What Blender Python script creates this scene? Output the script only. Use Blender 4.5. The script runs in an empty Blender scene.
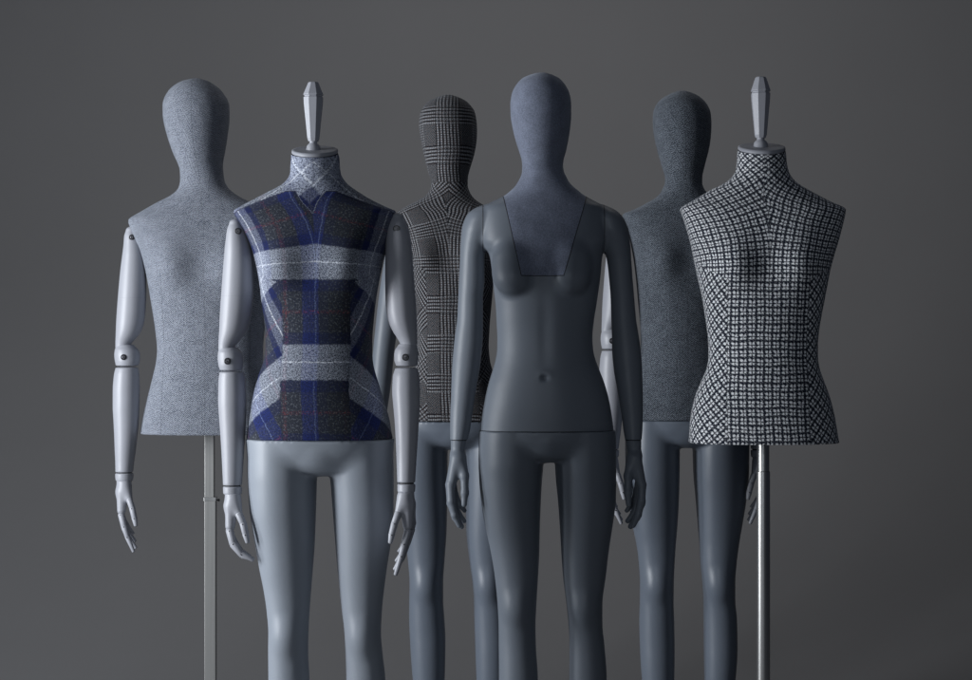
import bpy, bmesh, math, random
import numpy as np
from mathutils import Vector

# ------------------------------------------------------------------ camera, world, lamps
SC = bpy.context.scene
COL = SC.collection
CAM_D, CAM_Z, FPX, CX0, CY0 = 5.0, 1.2, 2035.0, 486.0, 340.0
cam = bpy.data.cameras.new('camera'); camo = bpy.data.objects.new('camera', cam); COL.objects.link(camo)
camo.location = (0, -CAM_D, CAM_Z); camo.rotation_euler = (math.radians(90), 0, 0)
cam.sensor_width = 36; cam.lens = 36 * FPX / 972; cam.clip_end = 100; cam.clip_start = .1
SC.camera = camo
w = bpy.data.worlds.new('World'); SC.world = w; w.use_nodes = True
bg = w.node_tree.nodes['Background']; bg.inputs[0].default_value = (.55, .68, 1, 1); bg.inputs[1].default_value = .022
SC.view_settings.view_transform = 'Standard'; SC.view_settings.look = 'None'
SC.view_settings.exposure = 0; SC.view_settings.gamma = 1

def area(name, loc, target, sx, sy, power, col):
    l = bpy.data.lights.new(name, 'AREA'); l.shape = 'RECTANGLE'; l.size = sx; l.size_y = sy
    l.energy = power; l.color = col
    o = bpy.data.objects.new(name, l); COL.objects.link(o); o.location = loc
    o.rotation_euler = (Vector(target) - Vector(loc)).to_track_quat('-Z', 'Y').to_euler()
    return o
area('key_softbox', (-3.2, -1.5, 1.45), (0, .05, 1.12), .60, 2.0, 114, (.93, .96, 1))
area('side_strip', (-3.0, -.45, 1.35), (0, 0, 1.1), .20, 1.6, 30, (.90, .95, 1))
area('front_softbox', (-.5, -4.8, 1.8), (0, .1, 1.1), .6, 1.5, 18, (.85, .92, 1))
area('backdrop_lamp', (.4, 1.3, 3.4), (.3, 3.0, 1.35), 2.2, .4, 19, (1, .975, .95))

# ------------------------------------------------------------------ numeric helpers
def pchip(x, y, q):
    x = np.asarray(x, float); y = np.asarray(y, float)
    if x[0] > x[-1]: x = x[::-1]; y = y[::-1]
    h = np.diff(x); d = np.diff(y) / h
    m = np.zeros_like(y)
    if len(x) > 2:
        w1 = 2 * h[1:] + h[:-1]; w2 = h[1:] + 2 * h[:-1]
        ok = d[:-1] * d[1:] > 0
        with np.errstate(divide='ignore', invalid='ignore'):
            mm = (w1 + w2) / (w1 / d[:-1] + w2 / d[1:])
        m[1:-1] = np.where(ok, mm, 0)
    m[0] = d[0]; m[-1] = d[-1]
    q = np.clip(q, x[0], x[-1])
    i = np.clip(np.searchsorted(x, q, side='right') - 1, 0, len(h) - 1)
    t = (q - x[i]) / h[i]; hh = h[i]
    return ((2*t**3 - 3*t**2 + 1) * y[i] + (t**3 - 2*t**2 + t) * hh * m[i]
            + (-2*t**3 + 3*t**2) * y[i+1] + (t**3 - t**2) * hh * m[i+1])

class Place:
    """turns the table's units into metres for a figure standing at depth Y"""
    def __init__(s, Y): s.Y = Y; s.k = (Y + CAM_D) / FPX
    def X(s, p): return (np.asarray(p, float) - CX0) * s.k
    def Z(s, p): return CAM_Z - (np.asarray(p, float) - CY0) * s.k

def smin(a, b, k):
    h = np.clip(.5 + .5 * (b - a) / k, 0, 1)
    return b + (a - b) * h - k * h * (1 - h)

class Sec:
    """stack of elliptical sections along z; rows (z, xl, xr, yc, front, back, n)"""
    def __init__(s, rows):
        a = np.array(sorted(rows), float); s.a = a; s.z0 = a[0, 0]; s.z1 = a[-1, 0]
    def at(s, z):
        a = s.a; p = lambda c: pchip(a[:, 0], a[:, c], z)
        return (p(1) + p(2)) / 2, (p(2) - p(1)) / 2, p(3), p(4), p(5), p(6)
    def f(s, x, y, z, cap=True):
        zz = z[..., 0, 0, :] if z.ndim == 3 and z.shape[0] > 1 and np.all(z[0, 0] == z[-1, -1]) else z
        cx, w, yc, fr, bk, n = s.at(zz)
        dy = y - yc
        dep = np.where(dy < 0, fr, bk)
        q = (np.abs((x - cx) / w) ** n + np.abs(dy / dep) ** n + 1e-12) ** (1 / n)
        d = (q - 1) * np.minimum(w, dep)
        if cap: d = np.maximum(d, np.maximum(s.z0 - z, z - s.z1))
        return d

def ellipsoid(x, y, z, c, r):
    q = np.sqrt(((x-c[0])/r[0])**2 + ((y-c[1])/r[1])**2 + ((z-c[2])/r[2])**2 + 1e-12)
    return (q - 1) * min(r)

def rcone(x, y, z, a, b, ra, rb):
    a = np.array(a, float); b = np.array(b, float); ab = b - a; L = float(ab @ ab)
    t = np.clip(((x-a[0])*ab[0] + (y-a[1])*ab[1] + (z-a[2])*ab[2]) / L, 0, 1)
    return np.sqrt((x-a[0]-t*ab[0])**2 + (y-a[1]-t*ab[1])**2 + (z-a[2]-t*ab[2])**2) - (ra + (rb-ra)*t)

def surfnets(f, lo, hi, h, proj=2):
    ax = [np.arange(lo[i], hi[i] + h, h) for i in range(3)]
    X, Y, Z = np.meshgrid(*ax, indexing='ij')
    F = f(X, Y, Z); F = np.where(F == 0, 1e-9, F)
    S = F < 0
    n = np.array(F.shape) - 1
    cnt = np.zeros(n); P = np.zeros(tuple(n) + (3,))
    c = lambda a, i, j, k: a[i:i+n[0], j:j+n[1], k:k+n[2]]
    corners = [(i, j, k) for i in (0, 1) for j in (0, 1) for k in (0, 1)]
    for A in corners:
        for d in range(3):
            if A[d]: continue
            B = list(A); B[d] = 1
            fa, fb = c(F, *A), c(F, *B)
            m = (fa < 0) != (fb < 0)
            t = np.where(m, fa / np.where(m, fa - fb, 1), 0)
            cnt += m
            for q in range(3):
                P[..., q] += m * (A[q] + (t if q == d else 0))
    act = cnt > 0
    idx = -np.ones(n, int); idx[act] = np.arange(act.sum())
    ijk = np.argwhere(act)
    V = (ijk + P[act] / cnt[act][:, None]) * h + np.array([a[0] for a in ax])
    faces = []
    for d in range(3):
        e1, e2 = (d + 1) % 3, (d + 2) % 3
        sl = [slice(None)] * 3; sh = [slice(None)] * 3
        sl[d] = slice(0, -1); sh[d] = slice(1, None)
        a, b = S[tuple(sl)], S[tuple(sh)]
        E = np.argwhere(a != b)
        ok = (E[:, e1] > 0) & (E[:, e2] > 0) & (E[:, e1] < n[e1]) & (E[:, e2] < n[e2]) & (E[:, d] < n[d])
        E = E[ok]; ins = a[tuple(E.T)]
        def g(o1, o2):
            Q = E.copy(); Q[:, e1] -= o1; Q[:, e2] -= o2
            return idx[tuple(Q.T)]
        q = np.stack([g(1, 1), g(0, 1), g(0, 0), g(1, 0)], 1)
        q[~ins] = q[~ins][:, ::-1]
        faces.append(q)
    faces = np.concatenate(faces)
    e = h * .05
    for _ in range(proj):
        x, y, z = V.T
        f0 = f(x, y, z)
        g = np.stack([f(x+e, y, z) - f(x-e, y, z), f(x, y+e, z) - f(x, y-e, z), f(x, y, z+e) - f(x, y, z-e)], 1) / (2*e)
        g2 = (g * g).sum(1) + 1e-9
        st = -(f0 / g2)[:, None] * g
        L = np.linalg.norm(st, axis=1, keepdims=True)
        V = V + st * np.minimum(1, h * .7 / (L + 1e-12))
    return V, faces

# ------------------------------------------------------------------ object helpers
def thing(name, label, cat, loc, group=None):
    o = bpy.data.objects.new(name, None); COL.objects.link(o)
    o.location = loc; o['label'] = label; o['category'] = cat
    if group: o['group'] = group
    o.empty_display_size = .1
    return o

def link(name, me, mats, parent, smooth=True):
    for m in (mats if isinstance(mats, (list, tuple)) else [mats]): me.materials.append(m)
    if smooth: me.polygons.foreach_set('use_smooth', [True] * len(me.polygons))
    o = bpy.data.objects.new(name, me); COL.objects.link(o)
    if parent is not None:
        o.parent = parent
        w = Vector((0, 0, 0)); p = parent
        while p is not None: w += p.location; p = p.parent
        o.location = -w
    return o

def mesh(name, V, F, mats, parent, smooth=True, mi=None):
    me = bpy.data.meshes.new(name)
    me.from_pydata([tuple(v) for v in np.asarray(V).tolist()], [], [tuple(int(i) for i in f) for f in F])
    o = link(name, me, mats, parent, smooth)
    if mi is not None: me.polygons.foreach_set('material_index', mi)
    me.update()
    return o

class MB:
    def __init__(s): s.v = []; s.f = []; s.m = []
    def rings(s, rings, mi=0, capped=True):
        b = len(s.v); N = len(rings[0])
        for r in rings: s.v += [tuple(p) for p in r]
        for i in range(len(rings) - 1):
            for j in range(N):
                k = (j + 1) % N
                s.f.append((b+i*N+j, b+i*N+k, b+(i+1)*N+k, b+(i+1)*N+j)); s.m.append(mi)
        if capped:
            s.f.append(tuple(b + j for j in range(N))[::-1]); s.m.append(mi)
            q = b + (len(rings)-1)*N
            s.f.append(tuple(q + j for j in range(N))); s.m.append(mi)
    def lathe(s, prof, c, axis='z', seg=32, mi=0, rot=0):
        R = []
        for r, h in prof:
            ring = []
            for j in range(seg):
                a = 2*math.pi*j/seg + rot
                u, v = r*math.cos(a), r*math.sin(a)
                ring.append((c[0]+u, c[1]+v, c[2]+h) if axis == 'z' else (c[0]+u, c[1]-h, c[2]+v))
            R.append(ring)
        s.rings(R, mi)
    def cone(s, a, b, ra, rb, seg=14, mi=0, rnd=4):
        """tapered segment with rounded ends"""
        a = Vector(a); b = Vector(b); d = (b-a); L = d.length; d = d/L
        u = d.orthogonal().normalized(); v = d.cross(u)
        R = []
        prof = [(-ra*.55*math.cos(t), ra*math.sin(t)) for t in [math.pi/2*i/rnd for i in range(1, rnd+1)]]
        prof = [(-ra*.55*math.cos(math.pi/2*i/rnd), ra*math.sin(math.pi/2*i/rnd)) for i in range(1, rnd+1)]
        prof += [(L + rb*.55*math.sin(math.pi/2*i/rnd), rb*math.cos(math.pi/2*i/rnd)) for i in range(0, rnd)]
        for h, r in prof:
            c = a + d*h
            R.append([tuple(c + u*(r*math.cos(t)) + v*(r*math.sin(t))) for t in [2*math.pi*j/seg for j in range(seg)]])
        s.rings(R, mi)
    def box(s, lo, hi, mi=0, bev=.0):
        b = len(s.v)
        s.v += [(x, y, z) for z in (lo[2], hi[2]) for x, y in ((lo[0], lo[1]), (hi[0], lo[1]), (hi[0], hi[1]), (lo[0], hi[1]))]
        for f in ((3,2,1,0), (4,5,6,7), (0,1,5,4), (1,2,6,5), (2,3,7,6), (3,0,4,7)):
            s.f.append(tuple(b+i for i in f)); s.m.append(mi)
    def build(s, name, mats, parent, smooth=True, sharp=None, bevel=None):
        o = mesh(name, s.v, s.f, mats, parent, smooth, s.m)
        bm = bmesh.new(); bm.from_mesh(o.data); bmesh.ops.recalc_face_normals(bm, faces=bm.faces)
        if bevel:
            es = [e for e in bm.edges if e.is_manifold and e.calc_face_angle(0) > .4]
            bmesh.ops.bevel(bm, geom=es, offset=bevel, segments=2, affect='EDGES', profile=.6)
        if sharp:
            for e in bm.edges:
                if e.is_manifold and e.calc_face_angle(0) > sharp: e.smooth = False
        bm.to_mesh(o.data); bm.free()
        return o

# ------------------------------------------------------------------ node helper: python expressions to math nodes
class G:
    def __init__(s, mat): s.t = mat.node_tree; s.n = s.t.nodes; s.l = s.t.links
    def val(s, op, *a):
        nd = s.n.new('ShaderNodeMath'); nd.operation = op
        for i, v in enumerate(a):
            if isinstance(v, E): s.l.new(v.s, nd.inputs[i])
            else: nd.inputs[i].default_value = v
        return E(s, nd.outputs[0])
    def step(s, x, a, b):
        """smooth 0..1 between a and b"""
        nd = s.n.new('ShaderNodeMapRange'); nd.interpolation_type = 'SMOOTHSTEP'
        s.l.new(x.s, nd.inputs[0]); nd.inputs[1].default_value = a; nd.inputs[2].default_value = b
        return E(s, nd.outputs[0])
    def mix(s, f, a, b, mode='MIX'):
        nd = s.n.new('ShaderNodeMix'); nd.data_type = 'RGBA'; nd.blend_type = mode
        for i, v in ((0, f), (6, a), (7, b)):
            if isinstance(v, E): s.l.new(v.s, nd.inputs[i])
            elif i == 0: nd.inputs[0].default_value = v
            else: nd.inputs[i].default_value = (*v, 1)
        return E(s, nd.outputs[2])
    def noise(s, vec, scale, detail=2, rough=.5):
        nd = s.n.new('ShaderNodeTexNoise'); nd.inputs['Scale'].default_value = scale
        nd.inputs['Detail'].default_value = detail; nd.inputs['Roughness'].default_value = rough
        s.l.new(vec.s if isinstance(vec, E) else vec, nd.inputs['Vector'])
        return E(s, nd.outputs[0])
    def comb(s, x, y, z=0.):
        nd = s.n.new('ShaderNodeCombineXYZ')
        for i, v in enumerate((x, y, z)):
            if isinstance(v, E): s.l.new(v.s, nd.inputs[i])
            else: nd.inputs[i].default_value = v
        return E(s, nd.outputs[0])
    def uv(s, name):
        nd = s.n.new('ShaderNodeUVMap'); nd.uv_map = name
        sp = s.n.new('ShaderNodeSeparateXYZ'); s.l.new(nd.outputs[0], sp.inputs[0])
        return E(s, nd.outputs[0]), E(s, sp.outputs[0]), E(s, sp.outputs[1])
    def obj(s):
        nd = s.n.new('ShaderNodeTexCoord'); return E(s, nd.outputs['Object'])
class E:
    def __init__(s, g, sock): s.g = g; s.s = sock
    def __add__(s, o): return s.g.val('ADD', s, o)
    def __radd__(s, o): return s.g.val('ADD', o, s)
    def __sub__(s, o): return s.g.val('SUBTRACT', s, o)
    def __rsub__(s, o): return s.g.val('SUBTRACT', o, s)
    def __mul__(s, o): return s.g.val('MULTIPLY', s, o)
    def __rmul__(s, o): return s.g.val('MULTIPLY', o, s)
    def __truediv__(s, o): return s.g.val('DIVIDE', s, o)
    def abs(s): return s.g.val('ABSOLUTE', s)
    def frac(s): return s.g.val('FRACT', s)
    def sin(s): return s.g.val('SINE', s)
    def tri(s, p): return s.g.val('PINGPONG', s, p)
    def max(s, o): return s.g.val('MAXIMUM', s, o)
    def min(s, o): return s.g.val('MINIMUM', s, o)

def newmat(name, rough=.5, spec=.5):
    m = bpy.data.materials.new(name); m.use_nodes = True
    b = m.node_tree.nodes['Principled BSDF']
    b.inputs['Roughness'].default_value = rough
    b.inputs['Specular IOR Level'].default_value = spec
    return m, b, G(m)

def bump(g, b, h, strength, dist):
    nd = g.n.new('ShaderNodeBump'); nd.inputs['Strength'].default_value = strength; nd.inputs['Distance'].default_value = dist
    g.l.new(h.s, nd.inputs['Height']); g.l.new(nd.outputs[0], b.inputs['Normal'])

def lacquer(name, col, rough=.38, spec=.5):
    m, b, g = newmat(name, rough, spec)
    v = g.obj()
    n = g.noise(v, 9, 4, .6)
    c = g.mix(n, tuple(x*.93 for x in col), tuple(min(1, x*1.07) for x in col))
    g.l.new(c.s, b.inputs['Base Color'])
    r = g.noise(v, 7, 6, .7) * .18 + (rough - .09)
    g.l.new(r.s, b.inputs['Roughness'])
    bump(g, b, g.noise(v, 700, 2, .5)*.12 + g.noise(v, 14, 2, .5)*1.4 + g.noise(v, 130, 2, .5)*.10, .30, .0012)
    return m

def plain(name, col, rough=.5, metal=0.):
    m, b, g = newmat(name, rough)
    n = g.noise(g.obj(), 60, 3)
    c = g.mix(n, tuple(x*.9 for x in col), tuple(x*1.1 for x in col))
    g.l.new(c.s, b.inputs['Base Color']); b.inputs['Metallic'].default_value = metal
    return m

def brushed(name, col, rough, scale, metal=1):
    m, b, g = newmat(name, rough)
    nd = g.n.new('ShaderNodeMapping'); nd.inputs['Scale'].default_value = scale
    g.l.new(g.obj().s, nd.inputs[0])
    n = g.noise(nd.outputs[0], 1, 4, .6)
    g.l.new(g.mix(n, tuple(x*.75 for x in col), col).s, b.inputs['Base Color'])
    b.inputs['Metallic'].default_value = metal
    g.l.new((n * .2 + (rough - .1)).s, b.inputs['Roughness'])
    return m

def fabric_finish(g, b, uvv, col, fuzz=.2):
    b.inputs['Roughness'].default_value = .92; b.inputs['Specular IOR Level'].default_value = .15
    b.inputs['Sheen Weight'].default_value = fuzz; b.inputs['Sheen Roughness'].default_value = .45
    b.inputs['Sheen Tint'].default_value = (.8, .88, 1, 1)
    g.l.new(col.s, b.inputs['Base Color'])

def seam_mask(g, s, z, e=9., zb=0.):
    """centre and princess seams with stitches: dark hairlines broken along their length"""
    line = 1 - g.step(s.abs(), .0003, .0010)
    pr = (1 - g.step((s.abs() - e).abs(), .0004, .0017))*(1 - g.step(z, zb - .004, zb + .004))
    line = line.max(pr)
    st = g.step((z * 260).frac(), .25, .5)
    return line * (st * .4 + .2)

def tweed(name, dark, light, mid, contrast=.90):
    m, b, g = newmat(name)
    vec, u, v = g.uv('weave'); _, s, z = g.uv('seam')
    zz = u.tri(.011)
    hb = ((v + zz) * (2*math.pi/.0056)).sin() * .5 + .5          # herringbone twill
    n1 = g.noise(vec, 560, 2, .6); n2 = g.noise(vec, 260, 3, .75); n3 = g.noise(vec, 42, 3, .6)
    t = g.step(n1*.8 + n2*1.5 + hb*.34 + n3*.3, contrast + .30, contrast + .76)
    c = g.mix(t, dark, light)
    c = g.mix(g.step(g.noise(vec, 330, 1), .56, .66)*.6, c, mid)
    c = g.mix(seam_mask(g, s, z, .12, 1.38)*.8, c, (.012, .014, .02))
    fabric_finish(g, b, vec, c)
    bump(g, b, n1 + hb*.5 + n2*.8 + g.noise(vec, 20, 2)*2.5, .6, .0014)
    return m

def houndstooth(name):
    m, b, g = newmat(name)
    vec, u0, v0 = g.uv('weave'); _, s, z = g.uv('seam')
    wob = g.noise(vec, 90, 2)
    u = u0 + (wob - .5)*.0034 + (g.noise(vec, 14, 1) - .5)*.008; v = v0 + (g.noise(vec, 110, 2) - .5)*.0034 + (g.noise(vec, 17, 1) - .5)*.008
    P = .0190
    du = (u / P).frac(); dv = (v / P).frac()
    wave = ((u + v)*(2*math.pi/(P/2))).sin()                      # twill line that makes the jagged teeth
    lu = (1 - g.step((du - .5).abs() - wave*.035, .10, .21))*(wave*.14 + .86)
    lv = (1 - g.step((dv - .5).abs() + wave*.035, .10, .21))*(.86 - wave*.14)
    mu = g.step((du - .5).abs(), .39, .46); mv = g.step((dv - .5).abs(), .39, .46)   # separators between the white teeth
    tooth = (((u + v) * (2*math.pi/(P/4))).sin()*.5 + .5)*.30
    dark = lu.max(lv)*1.1 + mu.max(mv)*.74 + tooth*(1-lu.max(lv))
    n1 = g.noise(vec, 700, 2, .6); n2 = g.noise(vec, 260, 2, .6)
    dark = g.step(dark + (n1-.5)*1.2 + (n2-.5)*1.6, .10, 1.05)
    c = g.mix(dark, (.88, .90, .93), (.010, .014, .028))
    c = g.mix(seam_mask(g, s, z, .094, 1.339)*.9, c, (.012, .014, .02))
    fabric_finish(g, b, vec, c, .15)
    bump(g, b, n1 + n2 - dark*.5 + g.noise(vec, 20, 2)*2.5, .5, .0014)
    return m

def glen(name):
    m, b, g = newmat(name)
    vec, u0, v0 = g.uv('weave'); _, s, z = g.uv('seam')
    wob = g.noise(vec, 90, 2)
    u = u0 + (wob - .5)*.0022 + (g.noise(vec, 14, 1) - .5)*.006; v = v0 + (g.noise(vec, 110, 2) - .5)*.0022 + (g.noise(vec, 17, 1) - .5)*.006
    PU, PV, Q = .113, .104, .0092
    gu = 1 - g.step(((u/PU + .5).frac() - .5).abs()*PU, .0325, .0345)
    gv = 1 - g.step(((v/PV + .5).frac() - .5).abs()*PV, .0235, .0255)
    bu = g.step(((u/Q).frac() - .5).abs(), .20, .30)
    bv = g.step(((v/Q).frac() - .5).abs(), .20, .30)
    fine = (((u*(2*math.pi/.0066)).sin())*((v*(2*math.pi/.0066)).sin()))*.5 + .5
    dot_u = ((u*(2*math.pi/.0062)).sin()*.5 + .5); dot_v = ((v*(2*math.pi/.0062)).sin()*.5 + .5)
    su = bu*(dot_v*.62 + .30); sv = bv*(dot_u*.62 + .30)
    both = gu*gv
    base = .12 + fine*.30
    t = base*(1-gu.max(gv)) + (su*.95)*(gu - both) + (sv*.95)*(gv - both) + (su.max(sv)*.5 + su*sv*.8)*both
    n1 = g.noise(vec, 800, 2, .6); n2 = g.noise(vec, 300, 2, .6)
    t = g.step(t + (n1-.5)*.9 + (n2-.5)*.6, .0, .95)
    c = g.mix(t, (.006, .007, .010), (.28, .29, .31))
    c = g.mix(g.step(g.noise(vec, 420, 1), .58, .66)*.35, c, (.26, .16, .12))
    c = g.mix(seam_mask(g, s, z, .070, 1.387)*.8, c, (.008, .008, .01))
    fabric_finish(g, b, vec, c, .12)
    bump(g, b, n1 + n2 + t*.6 + g.noise(vec, 20, 2)*2.5, .5, .0014)
    return m

def tartan(name):
    m, b, g = newmat(name)
    vec, u0, v0 = g.uv('weave'); _, s, z = g.uv('seam')
    wob = g.noise(vec, 60, 2)
    u = u0 + (wob - .5)*.006; v = v0 + (g.noise(vec, 70, 2) - .5)*.006 + (g.noise(vec, 420, 1) - .5)*.004
    n1 = g.noise(vec, 480, 2, .7); n2 = g.noise(vec, 260, 3, .7); n3 = g.noise(g.comb(u*1., v*.15), 300, 2)
    fleck = g.step(g.noise(vec, 210, 2, .7), .54, .62)
    MIXD, NAVY, BLUE, LIGHT, WHITE, RED = (.036, .040, .050), (.011, .017, .080), (.021, .033, .150), (.45, .49, .58), (.80, .84, .92), (.30, .04, .045)
    grn = g.mix(fleck, MIXD, (.115, .125, .145)); ULIGHT = (.17, .19, .27)
    a = u.tri(.14)                                     # 0..0.14 mirrored sett
    cu = g.mix(g.step(a, .027, .031), BLUE, grn)
    cu = g.mix((1 - g.step((a - .068).abs(), .002, .007))*g.step(n2, .45, .60)*.5, cu, RED)
    cu = g.mix(g.step(a, .100, .104), cu, NAVY)
    cu = g.mix(g.step(a, .116, .121), cu, ULIGHT)
    cu = g.mix(g.step(a, .1375, .1385)*.8, cu, WHITE)
    cu = g.mix((1 - g.step(a, .0008, .0018))*.5, cu, (.25, .33, .6))
    blk = g.step(u, .004, .009)*(1 - g.step(u, .092, .098))          # charcoal block on one side only: part sett, part shade painted into the cloth
    cu = g.mix(blk*.88, cu, g.mix(fleck, (.016, .018, .020), (.06, .075, .07)))
    e = v.tri(.112)
    cv = g.mix(g.step(e, .037, .042), LIGHT, NAVY)
    cv = g.mix(g.step(e, .064, .068), cv, grn)
    cv = g.mix(g.step(e, .106, .111)*g.step(n2, .45, .6)*.7, cv, RED)
    lightv = 1 - g.step(e, .0385, .041); lightu = g.step(a, .118, .121)
    tw = (((u + v) * (2*math.pi/.0036)).sin()*.5 + .5)*.25
    wv = g.step(n1*1.1 + tw + n2*.7 + lightv*.05 - blk*.04, .86, 1.14)
    c = g.mix(wv, cu, cv)
    c = g.mix(.20, c, g.mix(1., cu, (1.5, 1.5, 1.5), 'MULTIPLY'))
    wl = (1 - g.step(e, .0007, .0020))*g.step(n3, .35, .5)
    c = g.mix(wl*.75, c, WHITE)
    n4 = g.noise(g.comb(u + 3.71, v + 1.37), 300, 3, .75)
    c = g.mix(g.step(n4, .46, .60)*.80, c, (.012, .016, .036))
    c = g.mix(seam_mask(g, s, z, .078, 1.327)*.8, c, (.01, .012, .03))
    fabric_finish(g, b, vec, c, .12)
    bump(g, b, n1 + n2, .5, .0012)
    return m

def felt(name, col):
    m, b, g = newmat(name)
    v = g.obj()
    n1 = g.noise(v, 900, 2, .6); n2 = g.noise(v, 320, 3, .7); n3 = g.noise(v, 30, 3)
    t = g.step(n1*.5 + n2*.6 + n3*.25, .45, .95)
    c = g.mix(t, tuple(x*.62 for x in col), tuple(x*1.45 for x in col))
    fabric_finish(g, b, v, c, .3)
    bump(g, b, n1 + n2, .45, .0010)
    return m

M = dict(
    lac_light=lacquer('pale_grey_lacquer', (.36, .37, .41), .42),
    lac_legs=lacquer('blue_grey_lacquer', (.27, .30, .345), .46),
    lac_mid=lacquer('slate_blue_lacquer', (.128, .150, .186), .40),
    lac_dark=lacquer('charcoal_lacquer', (.140, .160, .190), .48, .4),
    lac_limb=lacquer('light_charcoal_lacquer', (.150, .170, .200), .46, .4),
    dark=plain('dark_seam', (.006, .006, .008), .6),
    pin=plain('black_pivot', (.012, .012, .015), .35),
    ring=plain('pivot_washer', (.16, .16, .18), .3, .6),
    cap=lacquer('cap_grey_paint', (.31, .32, .36), .5),
    steel=brushed('brushed_square_steel', (.44, .44, .43), .45, (400, 400, 3), .8),
    chrome=brushed('satin_round_steel', (.74, .74, .73), .34, (300, 300, 2)),
    tweed_a=tweed('pale_blue_tweed', (.030, .036, .056), (.34, .365, .415), (.20, .23, .31)),
    tweed_e=tweed('dark_charcoal_tweed', (.016, .019, .026), (.20, .225, .26), (.08, .10, .13), .97),
    felt=felt('slate_felt', (.17, .19, .25)),
    tartan=tartan('blue_tartan_wool'), hound=houndstooth('houndstooth_wool'), glen=glen('glen_check_wool'),
)

# ------------------------------------------------------------------ backdrop
def backdrop():
    prof = [(-7., 0.)]
    R = 2.6; yb = 3.6
    prof += [(yb - R, 0.)] + [(yb - R + R*math.sin(t), R - R*math.cos(t)) for t in np.linspace(0.05, math.pi/2, 14)] + [(yb, 4.6)]
    prof = [(y, z) for y, z in prof]
    V = []; F = []
    xs = [-5.5, 5.5]
    for y, z in prof: V += [(xs[0], y, z), (xs[1], y, z)]
    for i in range(len(prof)-1): F.append((2*i, 2*i+1, 2*i+3, 2*i+2))
    m, b, g = newmat('grey_paper', .85, .2)
    v = g.obj()
    n = g.noise(v, 1.1, 4, .6)
    c = g.mix(n, (.148, .148, .152), (.170, .170, .175))
    g.l.new(c.s, b.inputs['Base Color']); bump(g, b, g.noise(v, 300, 2), .06, .001)
    o = mesh('backdrop_wall', V, F, m, None)
    o['kind'] = 'structure'; o['label'] = 'plain dark grey studio paper sweeping from floor to wall'
backdrop()

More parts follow.
